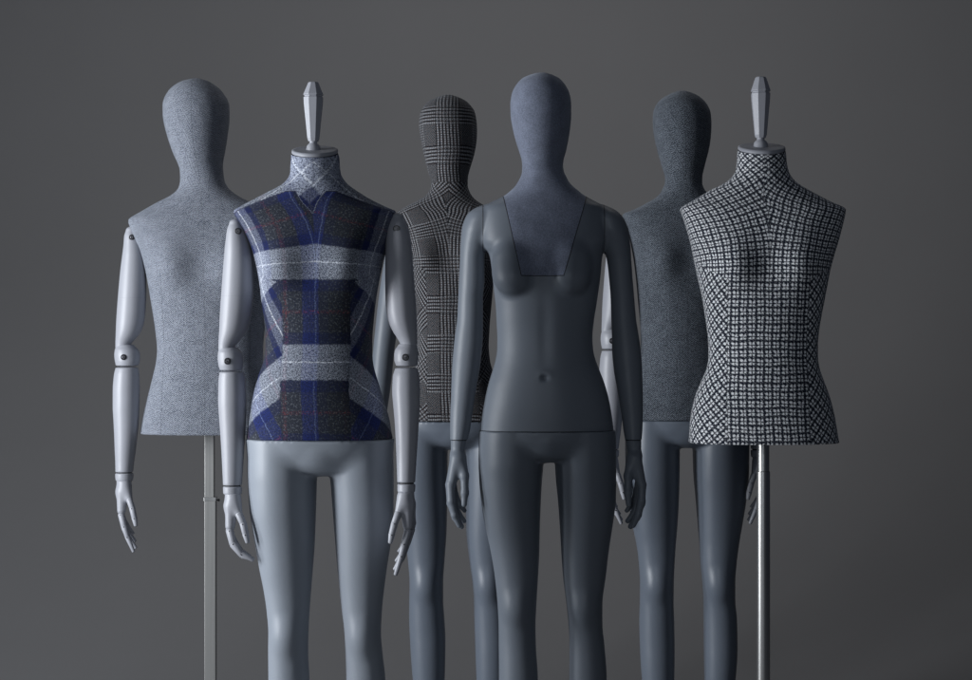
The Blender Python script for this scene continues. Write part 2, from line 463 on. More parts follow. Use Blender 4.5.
# ------------------------------------------------------------------ dress forms: fabric covered shells
def form(pl, sil, dep, center, top_tilt=0., bumps=(), panel=None, vbust=270, vneck=190, hem=None, step=.003, NT=360, headsplit=None,
         zphase=0., side_rot=40., chev=45., crown=False, bottom=True, yoke=False):
    """sil rows (y, left, right); dep rows (y, front, back, n). Returns vertices, rows, uv data."""
    sil = np.array(sil, float); dep = np.array(dep, float)
    zt, zb = float(pl.Z(sil[0, 0])), float(pl.Z(sil[-1, 0]))
    L = zt - zb
    zs = [zt - i*step for i in range(int(L/step)+1)]
    if crown:
        zs = [zt - .012*(i/14)**2 for i in range(15)] + [z for z in zs if z < zt - .0135]
    while zs[-1] < zb + .002: zs.pop()
    zs += [zb + .0016, zb + .0006, zb]
    zs = np.array(zs)
    sz = pl.Z(sil[:, 0]); dz = pl.Z(dep[:, 0])
    xl = pl.X(sil[:, 1]); xr = pl.X(sil[:, 2])
    cx = pchip(sz, (xl+xr)/2, zs)
    w = np.sqrt(np.maximum(pchip(sz, ((xr-xl)/2)**2, zs), 1e-9))
    if crown:
        fr = np.sqrt(np.maximum(pchip(dz, dep[:, 1]**2, zs), 1e-9)); bk = np.sqrt(np.maximum(pchip(dz, dep[:, 2]**2, zs), 1e-9))
    else:
        fr = pchip(dz, dep[:, 1], zs); bk = pchip(dz, dep[:, 2], zs)
    n = pchip(dz, dep[:, 3], zs)
    th = np.linspace(-math.pi, math.pi, NT, endpoint=False)     # 0 = front
    s_, c_ = np.sin(th)[None], np.cos(th)[None]
    W = w[:, None]; D = np.where(c_ > 0, fr[:, None], bk[:, None]); Nn = n[:, None]
    r = (np.abs(s_/W)**Nn + np.abs(c_/D)**Nn)**(-1/Nn)
    dh = (zs - zs[-1])[:, None]
    r = r + .0016*np.exp(-(dh/.005)**2) - .0030*np.exp(-(dh/.0016)**2)
    X = cx[:, None] + r*s_; Y = pl.Y - r*c_; Z = np.repeat(zs[:, None], NT, 1)
    frontness = np.clip(c_*1.6, 0, 1)
    ccx = float(pl.X(center))
    for (bx, by, A, sx, su, sd) in bumps:      # offset from centre, height, push, widths
        bz = float(pl.Z(by)); x0 = ccx + bx
        dzv = Z - bz; sg = np.where(dzv > 0, su, sd)
        Y = Y - A*np.exp(-((X-x0)/sx)**2 - (dzv/sg)**2)*frontness
    if top_tilt:
        t = np.clip((Z - float(pl.Z(vneck))) / (zt - float(pl.Z(vneck))), 0, 1)
        Z = Z + top_tilt*t*(Y - pl.Y)
    # arc length around each row, from the front centre line
    P = np.stack([X, Y], -1)
    i0 = NT//2
    seg = np.linalg.norm(np.diff(P, axis=1), axis=2)
    S = np.concatenate([np.zeros((len(zs), 1)), np.cumsum(seg, 1)], 1); S = S - S[:, i0:i0+1]
    zbust = float(pl.Z(vbust)); zneck = float(pl.Z(vneck))
    a = np.radians(chev)*np.clip((zs - zbust)/(zneck - zbust), 0, 1)**(1.3 if yoke else 1.6)
    zf = zbust
    dzs = np.diff(zs, prepend=zs[0])
    Is = np.cumsum(np.sin(a)*dzs); Ic = np.cumsum(np.cos(a)*dzs)
    k0 = int(np.argmin(np.abs(zs - zf))); Is = Is - Is[k0]; Ic = Ic - Ic[k0]
    sg = np.where(S >= 0, 1, -1); aS = np.abs(S)
    u1 = sg*(aS*np.cos(a)[:, None] - Is[:, None]); v1 = aS*np.sin(a)[:, None] + Ic[:, None]
    q = -math.radians(side_rot)
    e = panel or 9
    u2 = sg*((aS-e)*math.cos(q) + (Z-zbust)*math.sin(q) + e); v2 = -(aS-e)*math.sin(q) + (Z-zbust)*math.cos(q)
    side = aS > e + np.maximum(0, Z - zbust)*3.0
    if yoke:
        zx = float(pl.Z(187)); zy = float(pl.Z(164))
        zbd = np.interp(aS, [0, .034, .06, .19, .6], [float(pl.Z(v)) for v in (216, 193, 193.5, 213.5, 213.5)])
        yk = (Z > zbd)
        u3 = sg*(.14 + (aS - (Z-zx))*.5); v3 = (aS*.75 + (Z-zy))*.70 + .046
        u1 = np.where(yk, u3, u1); v1 = np.where(yk, v3, v1)
    return dict(X=X, Y=Y, Z=Z, S=S, u1=u1, v1=v1, u2=u2, v2=v2, side=side, zs=zs, NT=NT, zbust=zbust)

def form_mesh(name, G_, r0, r1, mat, parent, zphase=0., cap_bottom=False, uphase=0., label=None):
    NT = G_['NT']; R = r1 - r0
    V = np.stack([G_['X'][r0:r1], G_['Y'][r0:r1], G_['Z'][r0:r1]], -1).reshape(-1, 3)
    i, j = np.meshgrid(np.arange(R-1), np.arange(NT), indexing='ij'); i = i.ravel(); j = j.ravel(); k = (j+1) % NT
    F = np.stack([i*NT+j, (i+1)*NT+j, (i+1)*NT+k, i*NT+k], 1)
    fl = F.tolist(); V = V.tolist()
    extra = []
    if cap_bottom:
        b = (R-1)*NT; c = len(V)
        V.append([float(np.mean(G_['X'][r1-1])), float(np.mean(G_['Y'][r1-1])), float(np.mean(G_['Z'][r1-1]))])
        fl += [[b+jj, c, b+(jj+1) % NT] for jj in range(NT)]
    me = bpy.data.meshes.new(name); me.from_pydata(V, [], fl)
    o = link(name, me, mat, parent)
    UV = me.uv_layers.new(name='weave'); SV = me.uv_layers.new(name='seam')
    nq = len(F)
    W = np.zeros((len(me.loops), 2)); Q = np.zeros((len(me.loops), 2))
    rr = i + r0
    side = G_['side'][rr, j]
    ci = np.stack([rr, rr+1, rr+1, rr], 1); cj = np.stack([j, j, k, k], 1)
    wrap = (cj == 0) & (j[:, None] == NT-1)
    S = G_['S'][ci, cj]
    def fix(A):
        B = A[ci, cj]
        prev = A[ci, np.full_like(cj, NT-1)]
        return np.where(wrap, prev, B)
    U = np.where(side[:, None], fix(G_['u2']), fix(G_['u1'])) + uphase
    Vv = np.where(side[:, None], fix(G_['v2']), fix(G_['v1'])) + zphase
    # keep each face on one side of the centre line
    W[:nq*4, 0] = U.ravel(); W[:nq*4, 1] = Vv.ravel()
    Q[:nq*4, 0] = fix(G_['S']).ravel(); Q[:nq*4, 1] = G_['Z'][ci, cj].ravel()
    UV.data.foreach_set('uv', W.ravel()); SV.data.foreach_set('uv', Q.ravel())
    if cap_bottom:
        bm = bmesh.new(); bm.from_mesh(me)
        for e in bm.edges:
            if e.is_manifold and e.calc_face_angle(0) > .9: e.smooth = False
        bm.to_mesh(me); bm.free()
    if label: o['label'] = label
    return o

def row_at(G_, pl, y): return int(np.argmin(np.abs(G_['zs'] - float(pl.Z(y)))))

# ------------------------------------------------------------------ lower bodies
def leg_sec(pl, rows, cx_ankle, knee_y):
    """rows (y, left, right); adds calf, ankle below the frame"""
    R = []
    zk = float(pl.Z(knee_y))
    for y, l, r in rows:
        z = float(pl.Z(y)); x0, x1 = float(pl.X(l)), float(pl.X(r)); w = (x1-x0)/2
        t = (z - zk)
        yc = pl.Y + (.012 if t < 0 else 0)*min(1, -t/.12 if t < 0 else 0) + .008*min(1, max(0, t/.3))
        R.append((z, x0, x1, yc, w*(1.04 + .22*min(1, max(0, (t-.10)/.25))), w*(1.13 + .1*min(1, max(0, (t-.10)/.25))), 2.1))
    z, x0, x1, yc = R[-1][:4]; c = (x0+x1)/2; w = (x1-x0)/2
    for zz, ww, dy in ((.33, w*1.0, .022), (.27, w*.86, .024), (.20, w*.62, .020), (.14, w*.50, .016), (.10, w*.47, .014), (.06, w*.46, .014)):
        if zz < z - .03:
            t = (z-zz)/z
            cc = c + (cx_ankle - c)*t
            R.append((zz, cc-ww, cc+ww, pl.Y+dy, ww*1.1, ww*1.2, 2))
    return Sec(R)

def lower_field(pl, left, right, cen, hemy, crotchy, hw, kl, kr, fdep=.105, bdep=.115):
    cx = float(pl.X(cen)); zc = float(pl.Z(crotchy)); zh = float(pl.Z(hemy))
    A = leg_sec(pl, left, cx - .085, kl); B = leg_sec(pl, right, cx + .085, kr)
    H = zh - zc
    pel = Sec([(zh + .03, cx-hw, cx+hw, pl.Y, fdep, bdep, 2.25), (zh, cx-hw, cx+hw, pl.Y, fdep, bdep, 2.25),
               (zh-H*.30, cx-hw*.97, cx+hw*.97, pl.Y, fdep*.985, bdep, 2.2), (zh-H*.6, cx-hw*.84, cx+hw*.84, pl.Y, fdep*.90, bdep*.95, 2.1),
               (zh-H*.85, cx-hw*.60, cx+hw*.60, pl.Y, fdep*.72, bdep*.85, 2.1), (zc+.004, cx-hw*.34, cx+hw*.34, pl.Y, fdep*.50, bdep*.6, 2)])
    def kneecap(f, x, y, z, S, ky):
        z0 = float(pl.Z(ky)); c, w, yc, fr, bk, n = [float(v) for v in S.at(np.array([z0]))]if False else [float(np.ravel(v)[0]) for v in S.at(np.array([z0]))]
        return smin(f, ellipsoid(x, y, z, (c, yc - fr*.62, z0), (w*.55, fr*.50, .036)), .022)
    def foot(x, y, z, sx):
        a = (cx+sx*.085, pl.Y+.016, .075)
        f = rcone(x, y, z, a, (cx+sx*.09, pl.Y-.10, .032), .033, .028)
        f = smin(f, rcone(x, y, z, (cx+sx*.09, pl.Y-.10, .032), (cx+sx*.093, pl.Y-.165, .020), .032, .017), .02)
        return smin(f, rcone(x, y, z, (cx+sx*.085, pl.Y+.030, .10), (cx+sx*.085, pl.Y+.042, .060), .024, .026), .02)
    def f(x, y, z):
        a = A.f(x, y, z); a = kneecap(a, x, y, z, A, kl); a = smin(a, foot(x, y, z, -1), .015)
        b = B.f(x, y, z); b = kneecap(b, x, y, z, B, kr); b = smin(b, foot(x, y, z, 1), .015)
        p = pel.f(x, y, z, cap=False); p = np.maximum(p, zc+.006 - z)
        m = ellipsoid(x, y, z, (cx, pl.Y-fdep*.30, zc + H*.72), (hw*.44, fdep*.69, H*.73))
        kz = .0005 + .017*np.clip((zh - z)/.07, 0, 1)
        g = np.minimum(a, b)
        g = smin(g, p, kz)
        g = smin(g, m, .0005 + kz*.6)
        return g
    return f, cx, zc, zh

def lower_body(name, pl, left, right, cen, hemy, crotchy, hw, kl, kr, mat, parent, h=.0045, **kw):
    f, cx, zc, zh = lower_field(pl, left, right, cen, hemy, crotchy, hw, kl, kr, **kw)
    g = lambda x, y, z: np.maximum(f(x, y, z), z - (zh))
    V, F = surfnets(g, (cx-.26, pl.Y-.20, -.02), (cx+.26, pl.Y+.17, zh+.02), h)
    V[:, 2] = np.minimum(V[:, 2], zh)
    o = mesh(name, V, F, mat, parent)
    return o

# ------------------------------------------------------------------ jointed arms
def ring_loft(pl, rows, mb, yc=0., mi=0, seg=40, ratio=1.08, endcap=(.5, .5)):
    rows = np.array(rows, float)
    z = pl.Z(rows[:, 0]); xl = pl.X(rows[:, 1]); xr = pl.X(rows[:, 2])
    yo = rows[:, 3] if rows.shape[1] > 3 else np.full(len(rows), yc)
    n = max(24, int(abs(z[0]-z[-1])/.004))
    zz = np.linspace(z[0], z[-1], n)
    a = pchip(z, xl, zz); b = pchip(z, xr, zz); y = pchip(z, yo, zz)
    R = []
    for i in range(n):
        w = (b[i]-a[i])/2; c = (a[i]+b[i])/2
        R.append([(c+w*math.cos(t), pl.Y+y[i]+w*ratio*math.sin(t), zz[i]) for t in [2*math.pi*k/seg for k in range(seg)]])
    def shrink(ring, s, dz):
        c = np.mean(ring, axis=0)
        return [(c[0]+(p[0]-c[0])*s, c[1]+(p[1]-c[1])*s, p[2]+dz) for p in ring]
    w0 = (b[0]-a[0])/2; w1 = (b[-1]-a[-1])/2
    top = [shrink(R[0], math.cos(t), w0*endcap[0]*math.sin(t)) for t in (1.5, 1.3, 1.1, .9, .7, .5, .3, .15)]
    bot = [shrink(R[-1], math.cos(t), -w1*endcap[1]*math.sin(t)) for t in (.15, .3, .5, .7, .9, 1.1, 1.3, 1.5)]
    mb.rings(top + R + bot, mi)

def pivot(mb_parent_args, c, r=.0085):
    mb = MB(); mb.lathe([(r, -.004), (r, .0015), (r*.8, .003), (r*.0+.0008, .003)], c, 'y', 24, 0)
    mb.lathe([(r*.52, .0), (r*.52, .0042), (r*.36, .0046), (.0006, .0046)], c, 'y', 20, 1)
    mb.lathe([(r*.24, .0), (r*.24, .0052), (.0004, .0052)], c, 'y', 14, 0)
    return mb.build('pivot', [M['pin'], M['ring']], mb_parent_args, sharp=.6)

def finger(hand, pts, r0, r1, mat):
    mb = MB(); n = len(pts)-1
    for i in range(n):
        a, b = Vector(pts[i]), Vector(pts[i+1]); d = (b-a).normalized()
        ra = r0+(r1-r0)*i/n; rb = r0+(r1-r0)*(i+1)/n
        gap = .0008
        if i == n-1: mb.cone(a+d*gap, b-d*rb*.7, ra, rb*.72, mi=0, rnd=5)
        else: mb.cone(a+d*gap, b-d*gap, ra, rb*.97, mi=0)
        # joint pin, seen as a small dark dot on the front
        mb.lathe([(.0016, -.001), (.0016, .0012), (.0003, .0012)], (a.x, a.y-ra*.88, a.z-ra*.2), 'y', 10, 1)
    return mb.build('finger', [mat, M['pin']], hand, sharp=1.0)

def jointed_hand(root, pl, wx, wy, mir, mat, curl=0., sc=1., fwd=0.):
    """wx, wy: bottom centre of the wrist band. mir +1: thumb towards +x"""
    cx, cz, cy = float(pl.X(wx)), float(pl.Z(wy)), pl.Y - .006 + fwd
    T = lambda x, y, z: (cx + mir*x*sc, cy + y*sc, cz + z*sc)
    def f(x, y, z):
        x = (x-cx)/(mir*sc); y = (y-cy)/sc; z = (z-cz)/sc
        g = rcone(x, y, z, (0, 0, .004), (-.001, .004, -.03), .0185, .0195)
        g = smin(g, rcone(x, y, z, (-.002, -.006, -.03), (-.004, -.010, -.078), .0165, .0115), .012)
        g = smin(g, rcone(x, y, z, (-.003, .014, -.03), (-.008, .012, -.080), .0165, .0115), .012)
        g = smin(g, rcone(x, y, z, (-.005, .026, -.035), (-.012, .034, -.076), .0145, .0105), .012)
        g = smin(g, rcone(x, y, z, (.006, -.006, -.014), (.0165, -.016, -.044), .0145, .0095), .012)
        return np.maximum(g, z - .001)*sc
    V, F = surfnets(f, (cx-.06*sc, cy-.07*sc, cz-.12*sc), (cx+.06*sc, cy+.08*sc, cz+.02), .0025)
    if mir < 0: pass
    hand = mesh('hand', V, F, mat, root)
    c = curl
    finger(hand, [T(.0175, -.018, -.047), T(.0265+c*.05, -.024, -.070), T(.033+c*.05, -.027, -.096), T(.038+c*.08, -.028, -.121)][:4], .0088, .0072, mat)
    finger(hand, [T(-.005, -.012, -.088), T(.004, -.018, -.119), T(.013+c*.25, -.019, -.147+c*.05), T(.031+c*.55, -.018, -.190+c*.62)], .0086, .0062, mat)
    finger(hand, [T(-.009, .010, -.090), T(.000, .004, -.124), T(.012+c*.25, .003, -.153+c*.05), T(.034+c*.45, .004, -.182+c*.45)], .0088, .0064, mat)
    finger(hand, [T(-.012, .028, -.088), T(-.003, .024, -.119), T(.010+c*.2, .022, -.144), T(.030+c*.3, .020, -.166+c*.2)], .0082, .0062, mat)
    finger(hand, [T(-.014, .040, -.082), T(-.006, .040, -.107), T(.006, .038, -.127), T(.022, .034, -.146)], .0066, .0050, mat)
    return hand

def jointed_arm(root, pl, mat, upper, ball, fore, band, piv_s, piv_e, hand, yc=0., swing=-.015):
    y0_, y1_ = upper[0][0], band[-1][0]
    yo = lambda y: yc + swing*max(0, (y-y0_)/(y1_-y0_))**1.3
    upper, ball, fore, band = [[tuple(r[:3]) + (yo(r[0]),) for r in t] for t in (upper, ball, fore, band)]
    mb = MB(); ring_loft(pl, upper, mb, yc, ratio=1.05, endcap=(.75, .3)); ua = mb.build('upper_arm', mat, root, sharp=1.2)
    k = pl.k
    def at(rows, y):
        r = np.array(rows, float); return float(np.interp(y, r[:, 0], r[:, 1])), float(np.interp(y, r[:, 0], r[:, 2]))
    ym = upper[0][0] + (upper[-1][0]-upper[0][0])*.56; rr = np.array(upper, float)
    la, ra_ = float(pchip(rr[:, 0], rr[:, 1], np.array([ym]))[0]), float(pchip(rr[:, 0], rr[:, 2], np.array([ym]))[0])
    mb = MB(); ring_loft(pl, [(ym-.12, la-.10, ra_+.10), (ym+.12, la-.10, ra_+.10)], mb, yo(ym), ratio=1.05, endcap=(.01, .01)); mb.build('seam_line', M['cap'], ua)
    mb = MB(); ring_loft(pl, ball, mb, yc, ratio=1.0, endcap=(.3, .12)); el = mb.build('elbow_joint', mat, root, sharp=1.0)
    mb = MB(); ring_loft(pl, fore, mb, yc, ratio=1.05, endcap=(.12, .1)); fa = mb.build('forearm', mat, root, sharp=1.0)
    mb = MB(); ring_loft(pl, band, mb, yc, ratio=1.05, endcap=(.06, .06)); mb.build('wrist_band', mat, fa, sharp=1.0)
    # dark recess between band and forearm
    l, r = at(fore, fore[-1][0]); y = fore[-1][0]
    mb = MB(); ring_loft(pl, [(y-1, l+1.3, r-1.3), (band[-1][0]+1.2, l+1.5, r-1.5)], mb, yo(y), ratio=1.05, endcap=(.02, .02)); mb.build('joint_core', M['dark'], fa)
    l, r = at(ball, piv_e[1])
    hw = (r-l)/2*k; cxx = (l+r)/2
    dx = (piv_e[0]-cxx)*k
    yy = pl.Y + yo(piv_e[1]) - math.sqrt(max(1e-6, hw*hw - dx*dx))*1.0
    pivot(el, (float(pl.X(piv_e[0])), yy, float(pl.Z(piv_e[1]))), .0078)
    l, r = at(upper, piv_s[1]); hw = (r-l)/2*k; dx = (piv_s[0]-(l+r)/2)*k
    yy = pl.Y + yc - math.sqrt(max(2e-5, hw*hw - dx*dx))*1.05
    pivot(ua, (float(pl.X(piv_s[0])), yy, float(pl.Z(piv_s[1]))), .0078)
    jointed_hand(root, pl, *hand, fwd=yo(y1_))

def xf(rows, fx, fy, flip=False):
    out = []
    for r in rows:
        a, b = fx(r[1]), fx(r[2])
        out.append((fy(r[0]), min(a, b), max(a, b)) + tuple(r[3:]))
    return out

ARM_U = [(231, 126.5, 138), (236, 125, 140), (245, 124.3, 143), (256, 123, 145.5), (270, 121.3, 146.5), (290, 119.5, 147), (310, 118, 146.3), (322, 117.3, 145),
         (330, 117, 142.5), (336, 116.8, 139), (341, 116.6, 134.5), (346, 116.5, 131), (351, 117, 130)]
ARM_B = [(346.5, 117.2, 136), (350, 116, 139.5), (355, 115.5, 141), (360, 116, 141), (365, 117, 139.5)]
ARM_F = [(368, 116.8, 139.3), (374, 115.4, 140.3), (390, 114.2, 140.8), (405, 114.2, 140.6), (420, 115, 140), (435, 115.8, 138.8), (450, 116.4, 137.2), (462, 117, 135.6), (471, 117.2, 134.6)]
ARM_W = [(472.6, 117.6, 134.6), (473.5, 117, 135), (479, 117.4, 134.6), (480, 118, 134)]

# ================================================================== A : pale tweed form on a square pole
GRP = 'fabric covered display mannequins'
FLOOR = 0.
plA = Place(.45)
A = thing('tailor_form', 'pale blue tweed bust with head and jointed arms on square steel pole', 'mannequin', (float(plA.X(210)), plA.Y, 0), GRP)
silA = [(78.6, 196, 196.01), (80, 188, 203.5), (82, 181.5, 209.5), (85, 176, 214.5), (90, 170, 220.6), (95, 166.5, 224.3), (100, 164.2, 227.4), (106, 163, 229), (115, 163.2, 229.3), (125, 164.6, 228.7),
        (135, 167.2, 227.4), (145, 170.3, 226), (155, 174, 224.3), (163, 177.8, 223), (170, 180, 223), (180, 180.3, 224.3), (187, 179, 227.5), (192, 175.5, 232.5), (197, 168.5, 240), (202, 158.5, 250),
        (207, 149.5, 261), (212, 141, 271), (217, 132.5, 281), (220.5, 129, 287.5), (223, 129, 288), (227, 130.5, 286.5), (235, 133.5, 283), (250, 140.5, 277), (270, 146, 272.5), (300, 151.2, 268.5), (330, 155.7, 264.5), (350, 157.6, 263), (362, 156.5, 263.5),
        (375, 153.6, 266), (390, 149.8, 270), (410, 145, 275), (425, 142, 278), (433.5, 141, 279)]
def head_dep(y0, H, sc=1.):
    """front/back depth of an egg head, top y0, chin at y0+H"""
    P = [(0, .0001, .0001), (.015, .025, .030), (.035, .040, .047), (.07, .056, .063), (.13, .072, .082), (.20, .082, .094), (.30, .090, .101), (.42, .094, .100), (.55, .093, .093), (.68, .089, .081), (.80, .082, .067), (.90, .073, .058), (.97, .060, .054), (1.05, .050, .053)]
    return [(y0 + H*t, a*sc, b*sc, 2.05) for t, a, b in P]
depA = head_dep(78.6, 96) + [(187, .050, .062, 2.1), (197, .058, .075, 2.15), (207, .066, .086, 2.3), (218, .078, .096, 2.6), (235, .094, .102, 2.7), (265, .108, .10, 2.5), (300, .106, .09, 2.35), (350, .096, .072, 2.25), (390, .104, .09, 2.25), (433.5, .112, .115, 2.25)]
bustA = [(-.080, 270, .026, .055, .065, .050), (.080, 270, .026, .055, .065, .050)]
gA = form(plA, silA, depA, 206, bumps=bustA, panel=.12, vbust=275, vneck=195, crown=True, side_rot=25, chev=20)
ra = row_at(gA, plA, 176)
form_mesh('head', gA, 0, ra+1, M['tweed_a'], A)
form_mesh('torso', gA, ra, len(gA['zs']), M['tweed_a'], A, cap_bottom=True)
jointed_arm(A, plA, M['lac_light'], ARM_U, ARM_B, ARM_F, ARM_W, (134, 238), (127, 357), (125.8, 480, 1, M['lac_light'], 0., 1.), yc=-.01)
mx = lambda c: (lambda x: 2*c - x)
ident = lambda y: y
jointed_arm(A, plA, M['lac_light'], *[xf(r, mx(208.5), ident) for r in (ARM_U, ARM_B, ARM_F, ARM_W)], (283, 238), (290, 357), (291.2, 480, -1, M['lac_light'], 0., 1.), yc=-.01)
mb = MB(); mb.box((float(plA.X(205.2)), plA.Y-.012, float(plA.Z(497))), (float(plA.X(214.4)), plA.Y+.012, float(plA.Z(432.5)))); mb.build('inner_pole', M['steel'], A, smooth=False, bevel=.0012)
mb = MB(); mb.box((float(plA.X(205.2)), plA.Y-.0147, .012), (float(plA.X(216.2)), plA.Y+.0147, float(plA.Z(498.5)))); op = mb.build('outer_pole', M['steel'], A, smooth=False, bevel=.0012)
mb = MB(); mb.box((float(plA.X(204.6)), plA.Y-.0160, float(plA.Z(500.5))), (float(plA.X(216.8)), plA.Y+.0160, float(plA.Z(496.8)))); mb.build('pole_collar', M['chrome'], A, smooth=False, bevel=.0008)
mb = MB()
zc = float(plA.Z(500)); xk = float(plA.X(216.8))
mb.rings([[(xk+d, plA.Y+r*math.cos(t), zc+r*math.sin(t)) for t in [2*math.pi*k/16 for k in range(16)]] for d, r in ((-.001, .0018), (.003, .0018), (.0034, .0036), (.0075, .0034), (.008, .002))])
mb.build('clamp_knob', M['pin'], A, sharp=.6)
mb = MB(); mb.box((float(plA.X(210))-.19, plA.Y-.19, .0), (float(plA.X(210))+.19, plA.Y+.19, .012)); mb.build('base_plate', M['steel'], A, smooth=False, bevel=.003)

# ================================================================== neck cap and finial
def cap_finial(root, pl, cx, l, r, ytop, ybot, fin, tilt, ynb, necky):
    """cap disc tilted forward with a turned eight sided knob"""
    k = pl.k; X = float(pl.X(cx)); R = (r-l)/2*k
    Zc = float(pl.Z(necky)); Yc = pl.Y + .002
    mb = MB()
    th = .0080
    prof = [(R*.97, -.001), (R*1.0, .0), (R*1.012, th*.3), (R*1.0, th*.85), (R*.97, th), (R*.90, th+.0003), (R*.5, th+.0004), (.002, th+.0004)]
    rings = []
    for rr, h in prof:
        rings.append([(X + rr*math.cos(t), Yc + rr*1.12*math.sin(t), Zc + h + tilt*rr*1.12*math.sin(t)) for t in [2*math.pi*j/72 for j in range(72)]])
    mb.rings(rings)
    mb.build('neck_cap', M['cap'], root, sharp=.9)
    def prof_px(rows): return [(max(.0004, w*k/2), float(pl.Z(y)) - Zc) for y, w in rows]
    c = (float(pl.X(fin['x'])), Yc, Zc)
    mb = MB()
    mb.lathe(prof_px(fin['oct'])[::-1], c, 'z', 8, 0, math.pi/8)
    o = mb.build('finial', M['lac_light'], root, smooth=False, bevel=.0006)
    mb = MB(); mb.lathe(prof_px(fin['round'])[::-1], c, 'z', 32, 0)
    mb.build('finial_collar', M['lac_light'], o, sharp=1.1)

# ================================================================== B : tartan form with legs and jointed arms
plB = Place(-.38)
B = thing('mannequin', 'blue and white plaid torso with pale jointed arms and light grey legs, knob on neck', 'mannequin', (float(plB.X(320)), plB.Y, 0), GRP)
silB = [(154, 291.5, 338), (158, 291, 339.3), (166, 290.6, 339.8), (174, 290, 341), (179, 287.6, 343.5), (184, 283, 347.5), (188, 276.5, 352.5), (193, 266.5, 360), (198, 257, 368), (203, 247.5, 377.5), (208, 239, 388), (211.5, 234.3, 395.6), (214, 234.3, 396), (217, 236.3, 395.4),
        (225, 241, 393.5), (240, 248.8, 389), (255, 254, 385), (270, 257.5, 381.5), (285, 260, 378.5), (300, 261.5, 376), (320, 264.3, 373.8), (340, 265.7, 372.4), (350, 265.4, 372.3), (362, 263.3, 373), (375, 259, 376), (390, 254.3, 380.6), (405, 251, 385.5), (420, 248.6, 389.5), (438.5, 247, 392.5)]
depB = [(154, .054, .058, 2.05), (170, .053, .060, 2.05), (182, .056, .068, 2.1), (194, .064, .078, 2.2), (205, .072, .086, 2.4), (214, .080, .092, 2.7), (235, .092, .098, 2.7), (265, .102, .095, 2.5), (300, .100, .086, 2.4), (345, .088, .068, 2.25), (385, .10, .088, 2.25), (438.5, .108, .112, 2.25)]
gB = form(plB, silB, depB, 316, top_tilt=.25, bumps=[(-.078, 270, .026, .050, .060, .046), (.078, 270, .026, .050, .060, .046)], panel=.078, vbust=284, vneck=168, side_rot=32, chev=40, yoke=True)
form_mesh('torso', gB, 0, len(gB['zs']), M['tartan'], B, zphase=-.046, cap_bottom=True)
fin = dict(x=313.3, oct=[(82.2, 9.5), (83, 11), (94.2, 20.8), (95, 21), (95.8, 18.4), (96.6, 18.4), (97.4, 20.6), (104, 20), (138, 12.8), (141.5, 10.5)], round=[(140.5, 8.8), (142.1, 7.4), (143.4, 7.8), (144.6, 11), (146.4, 13.4), (148.4, 14.2), (150.5, 14.8), (153.5, 15), (154.5, 15)])
cap_finial(B, plB, 314.8, 292, 337.8, 147, 160, fin, .25, 0, 153)
BL_U = [(224, 229.5, 243), (229, 227.6, 246), (238, 226.2, 249), (250, 225, 252), (270, 223.4, 254), (290, 222, 254), (310, 220.7, 252.5), (325, 220, 249.5), (334, 219.6, 245.5), (341, 219.2, 240), (347, 219, 235.5), (353, 219.4, 234)]
BL_B = [(349.5, 219.6, 240), (353, 218.6, 243), (358, 218.4, 244), (364, 219, 244), (369.5, 220.5, 242.8)]
BL_F = [(372.5, 220.3, 244.5), (380, 219.3, 246), (400, 219, 247), (415, 219.8, 246.8), (430, 221, 246.2), (450, 222.4, 245), (470, 223.5, 243.8), (484, 224.2, 242.8)]
BL_W = [(485.8, 224.8, 242.4), (486.8, 224.2, 243), (492, 224.4, 243), (493.3, 225, 242.4)]
jointed_arm(B, plB, M['lac_light'], BL_U, BL_B, BL_F, BL_W, (239.6, 232), (229.8, 361), (234, 493, 1, M['lac_light'], .045, .92), yc=-.005)
BR_U = [(218, 392, 404), (224, 388.5, 407), (233, 386.5, 410), (250, 386, 412.5), (270, 385.8, 414), (290, 386, 415.5), (310, 387, 417), (322, 389.5, 417.6), (331, 393.5, 418), (339, 398.5, 418), (346, 402, 418), (352, 403, 417.6)]
BR_B = [(345.5, 399, 418), (350, 396, 419), (355, 395.2, 419.2), (360, 395.4, 419), (365, 397, 418.3)]
BR_F = [(368.3, 396.2, 418.8), (376, 394, 420.3), (390, 393.4, 421), (405, 394.6, 420.8), (420, 396, 420), (435, 397, 419.2), (455, 398, 418), (479, 399, 416.6)]
BR_W = [(481, 399.8, 416.2), (482, 399.2, 416.8), (487.5, 399.3, 416.6), (489, 400, 416)]
jointed_arm(B, plB, M['lac_light'], BR_U, BR_B, BR_F, BR_W, (397.5, 230), (406.8, 357), (408, 489, -1, M['lac_light'], -.01, .94), yc=-.022, swing=-.073)
legBL = [(432, 247.5, 314), (445, 247.3, 316), (470, 247.3, 316.6), (490, 248.2, 316.2), (510, 249.6, 315.6), (540, 254.4, 314.6), (570, 259.6, 312.6), (590, 263.6, 311), (610, 266.6, 309.6), (633, 268.4, 308.4), (655, 268, 308), (680, 268, 309)]
legBR = [(432, 324, 392), (445, 326, 392.8), (470, 329, 393.4), (490, 331, 393.5), (510, 332.5, 393.3), (540, 335, 391), (570, 337.6, 386.6), (590, 339.6, 384), (610, 341.8, 382), (633, 344.4, 381), (655, 345.4, 382.6), (680, 346, 385)]
lower_body('lower_body', plB, legBL, legBR, 320, 438.8, 475, .1685, 633, 633, M['lac_legs'], B)

